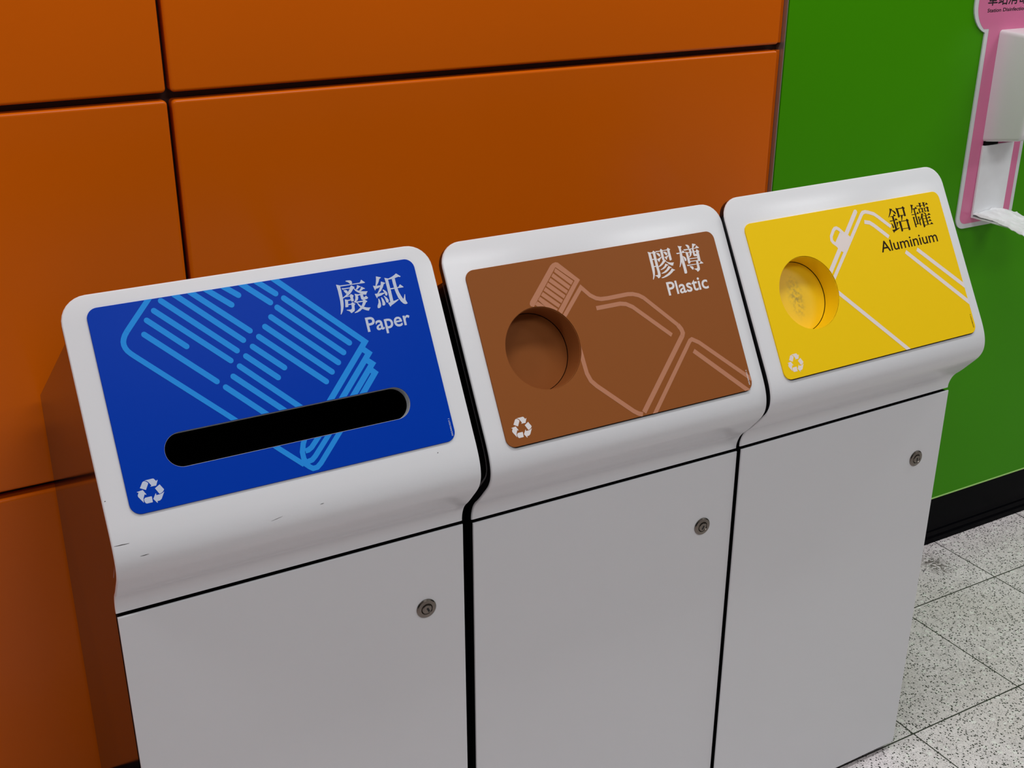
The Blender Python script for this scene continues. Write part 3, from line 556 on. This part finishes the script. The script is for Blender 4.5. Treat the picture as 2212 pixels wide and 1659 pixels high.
def make_bin(idx, label, loc, yaw, roll, colour, art_col, text_col, code_col, code, offs):
    A = ART[idx]
    root = thing('recycling_bin', label, 'bin', loc, (0, -roll, yaw), 'recycling bins in a row')
    # openings
    if idx == 1:
        hole = [(x, t) for x, t in stadium(-0.1485, 0.1512, 0.1718, 0.2118)]
    else:
        hx, ht, hr = [v / 1000 for v in A['hole']]; hole = circle(hx, ht, hr)
    V, F = plate(hole, 0.02, -0.06); cutter = mesh_obj('cutter', V, F, 'inside', root)
    lid = lid_sheet('lid', -0.0020, -0.0050, 0.0026, 'white', root)
    backing = lid_sheet('lid_backing', -0.0051, -0.0155, 0.0, 'body', root, xin=0.0006)
    x0, x1, t0, t1 = [v / 1000 for v in A['rect']]
    rect = rounded_rect(x0, x1, t0, t1, 0.0125)
    n = len(rect); inner = rounded_rect(x0 + 0.0003, x1 - 0.0003, t0 + 0.0003, t1 - 0.0003, 0.0122)
    V = [pp(x, t, 0.0) for x, t in inner] + [pp(x, t, -0.0003) for x, t in rect] + [pp(x, t, -0.00195) for x, t in rect]
    F = [tuple(range(n)), tuple(range(2 * n, 3 * n))] + [(j * n + i, j * n + (i + 1) % n, (j + 1) * n + (i + 1) % n, (j + 1) * n + i) for j in (0, 1) for i in range(n)]
    lab = mesh_obj('label_panel', V, F, colour, root)
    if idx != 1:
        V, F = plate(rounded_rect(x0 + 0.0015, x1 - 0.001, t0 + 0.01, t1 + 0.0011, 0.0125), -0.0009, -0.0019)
        shadow_plate = mesh_obj('label_shadow', V, F, 'inside', root); boolean_cut(shadow_plate, [cutter])  # dark plate peeking out below the label, drawn as its shadow line
    for o in (lid, backing, lab): boolean_cut(o, [cutter])
    for o in (lid, backing): o.data.shade_smooth(); o.data.set_sharp_from_angle(angle=math.radians(24))
    bpy.data.objects.remove(cutter)
    # printing on the label
    art_mesh('lettering', A['chars'], text_col, lab)
    w, a, b, tb, cp = A['word']
    label_word('lettering', w, a, b, tb, cp, offs, text_col, lab)
    rx, rt = A['rc']
    art_mesh('recycling_symbol', [[(x + rx, t + rt) for x, t in P] for P in ART['recycle']], 'cream' if idx == 3 else text_col, lab)
    polys = [list(P) for P in A.get('polys', [])]
    R = A['rect']
    for pts, hw, cap, clip in A['strokes']:
        for P in stroke_polys(pts, hw, cap):
            if clip == 'A': P = clip_half(P, (0, 1), 171.4)
            if clip == 'B': P = clip_half(P, (0, -1), -212.2)
            polys.append(P)
    out = []
    for P in polys:
        for nrm, c in (((-1, 0), -R[0]), ((1, 0), R[1]), ((0, -1), -R[2]), ((0, 1), R[3])):
            if len(P) > 2: P = clip_half(P, nrm, c)
        if idx != 1 and len(P) > 2:
            cx, ct, cr = A['hole']
            if any(math.hypot(x - cx, t - ct) < cr for x, t in P):       # cut at the rim of the opening, in slivers that follow it
                mx = sum(x for x, t in P) / len(P) - cx; mt = sum(t for x, t in P) / len(P) - ct
                a0 = math.atan2(mt, mx)
                K = 13
                for j in range(K):
                    am = a0 + math.radians((j - K // 2) * 7); Q = P
                    for sgn, ang in ((1, am + math.radians(3.5)), (-1, am - math.radians(3.5))):
                        nx, nt = -math.sin(ang) * sgn, math.cos(ang) * sgn
                        if len(Q) > 2: Q = clip_half(Q, (nx, nt), nx * cx + nt * ct)
                    nx, nt = -math.cos(am), -math.sin(am)
                    if len(Q) > 2: Q = clip_half(Q, (nx, nt), nx * cx + nt * ct - cr - 0.25)
                    if len(Q) > 2: out.append(Q)
                continue
        out.append(P)
    art_mesh('pictogram', out, art_col, lab)
    label_code('code_lettering', code, {1: 196.0, 2: 197.0, 3: 200.6}[idx], {1: 246.5, 2: 269.0, 3: 269.8}[idx], {1: 224.4, 2: 247.3, 3: 247.8}[idx], 1.9, code_col, lab)
    if idx == 1:
        for (xa, sa, xb, sb, w) in ((-0.2226, 0.2803, -0.2063, 0.2807, 0.0009), (-0.1975, 0.2986, -0.1880, 0.2983, 0.0008), (0.0123, 0.2901, 0.0170, 0.2899, 0.0007), (-0.0483, 0.2958, -0.0340, 0.2932, 0.0005), (0.1704, 0.2629, 0.1718, 0.2626, 0.0012), (-0.2224, 0.2299, -0.2207, 0.2297, 0.0010)):
            V = []
            for k in range(7):
                u = k / 6; x = xa + (xb - xa) * u; sm = sa + (sb - sa) * u; hw = w * (0.25 + 0.75 * math.sin(math.pi * (0.12 + 0.76 * u)) ** 2) / 2
                V += [surf(x, sm - hw, -0.0020 + 0.00008), surf(x, sm + hw, -0.0020 + 0.00008)]
            mesh_obj('scuff_mark', V, [(2 * k, 2 * k + 1, 2 * k + 3, 2 * k + 2) for k in range(6)], 'scuff', lid)
    # body: two side panels, back and sloping top
    offp = []
    for i, (y, z) in enumerate(prof):
        ny, nz = norm2(i) if i else (DZ, -DY); offp.append((y - ny * 0.0158, z - nz * 0.0158))
    q0 = pp(0, 0.047, -0.0158)
    zb = 0.0125
    front = [(q0.y, q0.z)] + [p for p in offp if p[1] > 0.772] + [(0.0215, 0.768), (0.0215, zb)]
    back_top, back_bot = (0.490, 0.8434), (0.490, zb)
    poly = front + [back_bot, back_top]
    for side in (-1, 1):
        def xo(y, z):
            u = max(0.0, min(1.0, (y - 0.02) / 0.47)); v = max(0.0, min(1.0, (0.843 - z) / 0.83))
            return side * (0.2232 + u * (-0.0016 + 0.0066 * v if (idx == 1 and side < 0) else -0.0072))
        n = len(poly); V = [(xo(y, z), y, z) for y, z in poly] + [(xo(y, z) - side * 0.0025, y, z) for y, z in poly]
        F = [tuple(range(n)), tuple(range(n, 2 * n))] + [(i, (i + 1) % n, n + (i + 1) % n, n + i) for i in range(n)]
        mesh_obj('side_panel', V, F, 'body', root)
    strip = [p for p in prof if p[1] > 0.80]
    for side in (-1, 1):
        V = []
        for i, t in enumerate((0.049, 0.10, 0.16, 0.21)):
            for off, xx in ((-0.0160, 0.2233), (-0.0160, 0.2239), (-0.0186, 0.2239), (-0.0186, 0.2233)): V.append(pp(side * xx, t, off))
        for i in range(len(strip)):
            y, z = strip[i]; ny, nz = norm2(i) if i else (DZ, -DY)
            for off, xx in ((-0.0160, 0.2233), (-0.0160, 0.2239), (-0.0186, 0.2239), (-0.0186, 0.2233)): V.append(Vector((side * xx, y + ny * off, z + nz * off)))
        m_ = len(V) // 4
        F = [(4 * i + k, 4 * i + (k + 1) % 4, 4 * i + 4 + (k + 1) % 4, 4 * i + 4 + k) for i in range(m_ - 1) for k in range(4)] + [(0, 1, 2, 3), (4 * m_ - 4, 4 * m_ - 3, 4 * m_ - 2, 4 * m_ - 1)]
        mesh_obj('edge_strip', V, F, 'edge_grey', root)
    ang = math.atan2(back_top[1] - q0.z, back_top[0] - q0.y); tx, tz = math.sin(ang) * 0.003, -math.cos(ang) * 0.003
    hwb = 0.2130
    V = [(sx * hwb, y, z) for sx in (-1, 1) for y, z in ((q0.y + 0.0005, q0.z - 0.0005), (back_top[0] - 0.001, back_top[1] - 0.001), (back_top[0] - 0.001 + tx, back_top[1] - 0.001 + tz), (q0.y + 0.0005 + tx, q0.z - 0.0005 + tz))]
    mesh_obj('top_panel', V, [(0, 1, 2, 3), (4, 5, 6, 7), (0, 1, 5, 4), (1, 2, 6, 5), (2, 3, 7, 6), (3, 0, 4, 7)], 'body', root)
    box_obj('back_panel', -hwb, hwb, 0.486, 0.489, zb, 0.838, 'body', root)
    box_obj('base_plinth', -0.212, 0.212, 0.012, 0.48, -loc[2] + 0.0012, zb - 0.0005, 'body', root)
    # door
    bm = bmesh.new(); bevel_box(bm, -0.2243, 0.2243, 0.0, 0.0026, 0.012, 0.7497)
    es = [e for e in bm.edges if all(abs(v.co.y) < 1e-6 for v in e.verts)]
    bmesh.ops.bevel(bm, geom=es, offset=0.0014, segments=3, profile=0.5, affect='EDGES')
    door = bm_obj('door', bm, 'white', root)
    box_obj('door_core', -0.2228, 0.2228, 0.0027, 0.018, 0.0135, 0.7482, 'inside', door)
    # lock
    cx, cz, = 0.1667, 0.6366
    bm = bmesh.new(); ring = [(0.0143, 0.0), (0.0143, -0.0009), (0.0128, -0.0021), (0.0085, -0.0027), (0.0079, -0.0019), (0.0074, -0.0012), (0.0068, -0.0026), (0.0058, -0.0031)]
    N = 40; rings = []
    for r, y in ring: rings.append([bm.verts.new((cx + r * math.cos(2 * math.pi * k / N), y, cz + r * math.sin(2 * math.pi * k / N))) for k in range(N)])
    for a, b in zip(rings[:-1], rings[1:]):
        for k in range(N): bm.faces.new((a[k], a[(k + 1) % N], b[(k + 1) % N], b[k]))
    bm.faces.new(rings[-1])
    lk = bm_obj('lock', bm, 'chrome', door, smooth=True, sharp=20)
    ka = {1: math.radians(24), 2: math.radians(-25), 3: math.radians(0)}[idx]
    c, s = math.cos(ka), math.sin(ka); V = []
    for y in (-0.00325, -0.0029):
        for u, v in ((-0.0014, -0.0049), (0.0014, -0.0049), (0.0014, 0.0016), (-0.0014, 0.0016)):
            V.append((cx + 0.0010 + u * c - v * s, y, cz + 0.0003 + u * s + v * c))
    mesh_obj('keyhole', V, [(0, 1, 2, 3), (4, 5, 6, 7), (0, 1, 5, 4), (1, 2, 6, 5), (2, 3, 7, 6), (3, 0, 4, 7)], 'keyhole', door)
    # inside of the opening
    if idx == 1:
        h2 = stadium(-0.1485, 0.1512, 0.1718, 0.2118); n = len(h2)
        h3 = stadium(-0.1481, 0.1508, 0.1722, 0.2114)
        V = [pp(x, t, -0.0012) for x, t in h3] + [pp(x, t, -0.0125) for x, t in h3]
        V += [pp(x, t, -0.0125) for x, t in stadium(-0.14848, 0.15118, 0.17182, 0.21178)] + [pp(x, t, -0.0012) for x, t in stadium(-0.14848, 0.15118, 0.17182, 0.21178)]
        F = [(j * n + i, j * n + (i + 1) % n, ((j + 1) % 4) * n + (i + 1) % n, ((j + 1) % 4) * n + i) for j in range(4) for i in range(n)]
        mesh_obj('slot_rim', V, F, 'slot_edge', root)
        liner = [(-0.2, -0.016), (0.2, -0.016), (0.2, -0.13), (-0.2, -0.13)]
        V = []; F = []
        for t in (0.14, 0.245): V += [pp(x, t, o) for x, o in liner]
        F = [(0, 1, 2, 3), (4, 5, 6, 7), (1, 2, 6, 5), (2, 3, 7, 6), (3, 0, 4, 7)]
        mesh_obj('slot_chute', V, F, 'inside', root)
    else:
        dep = {2: 0.036, 3: 0.030}[idx]; n = 72
        r0 = circle(hx, ht, hr - 0.0001, n); r1 = circle(hx, ht, hr + 0.0016, n)
        V = [pp(x, t, -0.0013) for x, t in r0] + [pp(x, t, -dep) for x, t in r0] + [pp(x, t, -dep) for x, t in r1] + [pp(x, t, -0.0160) for x, t in r1]
        V = [pp(x, t, -0.0013) for x, t in circle(hx, ht, hr - 0.0009, n)] + [pp(x, t, -dep) for x, t in circle(hx, ht, hr - 0.0009, n)] + [pp(x, t, -dep) for x, t in circle(hx, ht, hr - 0.0001, n)] + [pp(x, t, -0.0013) for x, t in circle(hx, ht, hr - 0.0001, n)]
        F = [(j * n + i, j * n + (i + 1) % n, ((j + 1) % 4) * n + (i + 1) % n, ((j + 1) % 4) * n + i) for j in range(4) for i in range(n)]
        mesh_obj('chute_ring', V, F, colour, root, smooth=True)
        disc = circle(0, 0, hr - 0.0016, n)
        fl = mesh_obj('flap', [(x, -t, 0.0) for x, t in disc] + [(x, -t, -0.002) for x, t in disc], [tuple(range(n)), tuple(range(n, 2 * n))] + [(i, (i + 1) % n, n + (i + 1) % n, n + i) for i in range(n)], 'yellow_worn' if idx == 3 else 'brown', root)
        c0 = pp(hx, ht, -dep - 0.001)
        ax, at, an = Vector((1, 0, 0)), Vector((0, -DY, -DZ)), Vector((0, DZ, -DY))
        mm = Matrix((ax, at, an)).transposed().to_4x4(); mm.translation = c0; fl.matrix_local = mm
    return root

make_bin(1, 'white recycling bin with a blue paper label and long black slot', (0.08729882, -0.51180836, 0.00124381), -0.01122042, 0.00383535, 'blue', 'lightblue', 'whiteprint', 'whiteprint', 'SSS/MIS/027.1', 0.014)
make_bin(2, 'white recycling bin with a brown plastic label and round opening, standing in the middle', (0.55184122, -0.51132640, -0.00347951), -0.00716767, 0.00169401, 'brown', 'pinkprint', 'warmprint', 'warmprint', 'SSS/MIS/027.3', 0.014)
make_bin(3, 'white recycling bin with a yellow aluminium label and round opening, beside the green wall', (1.00462312, -0.51633699, 0.00223522), 0.01051493, 0.00289492, 'yellow', 'cream', 'darkprint', 'darkprint', 'SSS/MIS/027.2', 0.007)

# ---------------------------------------------------------------- hand sanitiser station on the green wall
CX = 1.8905
def sign_outline(ins):
    hw = 0.0905 - ins; P = []
    zb = 0.8262 + ins; r = 0.026 - ins * 0.6
    for k in range(9):
        a = math.radians(180 + 90 * k / 8); P.append((CX - hw + r + r * math.cos(a), zb + r + r * math.sin(a)))
    for k in range(9):
        a = math.radians(270 + 90 * k / 8); P.append((CX + hw - r + r * math.cos(a), zb + r + r * math.sin(a)))
    zs = 1.2490 + ins * 0.75
    hw2 = 0.1328 - ins; rr = 0.062
    # shoulders and the rounded head
    P.append((CX + hw, zs))
    cxh = CX + hw2 - rr; czh = 1.3080
    a1 = math.asin(max(-1, min(1, (zs - czh) / (rr)))) if abs(zs - czh) < rr else -math.pi / 2
    for k in range(9):
        a = a1 + (0 - a1) * k / 8; P.append((cxh + rr * math.cos(a), czh + rr * math.sin(a)))
    for k in range(13):
        a = math.radians(0 + 90 * k / 12); P.append((cxh + rr * math.cos(a), 1.400 - ins + (rr) * math.sin(a)))
    for k in range(13):
        a = math.radians(90 + 90 * k / 12); P.append((CX - hw2 + rr + rr * math.cos(a), 1.400 - ins + rr * math.sin(a)))
    for k in range(9):
        a = math.pi + (0 - a1) * (-1) * (-1) * (k / 8) * 1.0; aa = math.pi + (-a1) * (k / 8); P.append((CX - hw2 + rr + rr * math.cos(aa), czh + rr * math.sin(aa)))
    P.append((CX - hw, zs))
    return P
def slab(name, P, y0, y1, m_, parent):
    n = len(P); V = [(x, y0, z) for x, z in P] + [(x, y1, z) for x, z in P]
    F = [(i, (i + 1) % n, n + (i + 1) % n, n + i) for i in range(n)]
    for tri in tessellate_polygon([[Vector((x, z, 0)) for x, z in P]]): F += [tuple(tri), tuple(n + i for i in tri)]
    return mesh_obj(name, V, F, m_, parent)
sg = thing('notice_board', 'pink keyhole-shaped station disinfection board with white border on the green wall', 'sign', (CX, 0, 0.826))
def at_sign(o): o.matrix_parent_inverse = Matrix.Translation((-CX, 0, -0.826)); return o
at_sign(slab('board', sign_outline(0.0), -0.0035, -0.0003, 'sign_white', sg))
pk = at_sign(slab('pink_face', sign_outline(0.0105), -0.0038, -0.0036, 'sign_pink', sg))
def wall_text(name, word, x0, x1, z0, z1, m_, parent, off, ref=None):
    V, F = text_mesh(word, 1.0, off); a, b = min(v.x for v in V), max(v.x for v in V)
    lo, hi = (min(v.y for v in V), max(v.y for v in V)) if ref is None else ref
    o = mesh_obj(name, [(x0 + (v.x - a) * (x1 - x0) / (b - a), -0.00392, z0 + (v.y - lo) * (z1 - z0) / (hi - lo)) for v in V], F, m_, parent)
    return at_sign(o)
wall_text('lettering', 'Station Disinfection', 1.7972, 1.9150, 1.2900, 1.2974, 'ink', sg, 0.022, cap_height(0.022))
wall_text('lettering', '\u8eca\u7ad9\u6d88\u6bd2', 1.7955, 1.9160, 1.3032, 1.3300, 'ink', sg, 0.012)

dp = thing('soap_dispenser', 'white box-shaped hand sanitiser dispenser mounted on the pink board', 'dispenser', (1.846, -0.004, 1.01))
def dispenser():
    bm = bmesh.new()
    x0, x1 = 1.8448, 1.9490
    side = [(-0.0040, 1.0180), (-0.095, 1.0345), (-0.104, 1.0470), (-0.110, 1.2050), (-0.098, 1.2330), (-0.070, 1.2490), (-0.0040, 1.2530)]
    n = len(side); a = [bm.verts.new((x0, y, z)) for y, z in side]; b = [bm.verts.new((x1, y, z)) for y, z in side]
    bm.faces.new(a); bm.faces.new(b)
    for i in range(n): bm.faces.new((a[i], a[(i + 1) % n], b[(i + 1) % n], b[i]))
    bmesh.ops.recalc_face_normals(bm, faces=bm.faces)
    es = [e for e in bm.edges if not all(v.co.y > -0.005 for v in e.verts)]
    bmesh.ops.bevel(bm, geom=es, offset=0.0095, segments=5, profile=0.5, affect='EDGES', clamp_overlap=True)
    o = bm_obj('housing', bm, 'dispenser', dp, smooth=True, sharp=30)
    o.matrix_parent_inverse = Matrix.Translation((-1.846, 0.004, -1.01))
    o = box_obj('gap_shade', 1.8482, 1.8900, -0.0090, -0.0041, 1.0104, 1.0300, 'inside', dp); o.matrix_parent_inverse = Matrix.Translation((-1.846, 0.004, -1.01))  # black block standing in for the shade in the gap under the housing
dispenser()

dt = thing('drip_tray', 'white drip tray wrapped in crumpled film under the hand sanitiser dispenser', 'tray', (1.895, -0.004, 0.857))
def tray():
    inv = Matrix.Translation((-1.895, 0.004, -0.857))
    o = box_obj('back_plate', 1.8440, 1.9430, -0.0095, -0.0041, 0.8490, 1.0100, 'film', dt, 0.001); o.matrix_parent_inverse = inv
    rnd = random.Random(5); nx, ny = 56, 64
    V = []; F = []
    x0, x1 = 1.8445, 1.9440
    def top(u, v):
        rid = (1 - abs(noise.noise(Vector((u * 5 + 3, v * 4.2, 0.7))))) ** 3 * 0.0034 + (1 - abs(noise.noise(Vector((u * 9 - 2, v * 11, 4.1))))) ** 4 * 0.0010
        z = 0.8590 + rid + 0.004 * noise.noise(Vector((u * 2.2, v * 2.6, 9.0))) + 0.008 * math.exp(-((u - 0.45) / 0.22) ** 2 - ((v - 0.25) / 0.22) ** 2)
        ed = min(u, 1 - u, 1 - v * 0.999)
        return z - 0.012 * v * v - 0.004 * max(0.0, 1 - ed / 0.06)
    for j in range(ny + 1):
        for i in range(nx + 1):
            u, v = i / nx, j / ny; flare = 0.003 * math.sin(7 * v + 2) + 0.004 * v + 0.003 * noise.noise(Vector((v * 6, u * 0.5, 2.0)))
            x = x0 + (x1 - x0) * u + flare * (2 * u - 1)
            y = -0.0108 - 0.135 * v - (0.010 * math.sin(4 * u + 0.6) + 0.006 * noise.noise(Vector((u * 9, 0.3, 5.0)))) * v
            V.append((x, y, top(u, v) + 0.0))
    m1 = (nx + 1) * (ny + 1)
    for j in range(ny + 1):
        for i in range(nx + 1):
            x, y, z = V[j * (nx + 1) + i]; e = min(i, nx - i, ny - j) / 4.0
            V.append((x, y, z - 0.0012 - 0.0030 * min(1, e)))
    idx = lambda i, j: j * (nx + 1) + i
    for j in range(ny):
        for i in range(nx):
            q = (idx(i, j), idx(i + 1, j), idx(i + 1, j + 1), idx(i, j + 1)); F.append(q); F.append(tuple(m1 + k for k in q))
    edge = [idx(i, 0) for i in range(nx + 1)] + [idx(nx, j) for j in range(1, ny + 1)] + [idx(i, ny) for i in range(nx - 1, -1, -1)] + [idx(0, j) for j in range(ny - 1, 0, -1)]
    for k in range(len(edge)):
        a, b = edge[k], edge[(k + 1) % len(edge)]; F.append((a, b, m1 + b, m1 + a))
    o = box_obj('shelf', 1.8450, 1.9425, -0.128, -0.0097, 0.8492, 0.8528, 'film', dt, 0.0008); o.matrix_parent_inverse = inv
    o = mesh_obj('film_wrap', V, F, 'film', dt, smooth=True, sharp=40); o.matrix_parent_inverse = inv
tray()
bpy.context.view_layer.update()
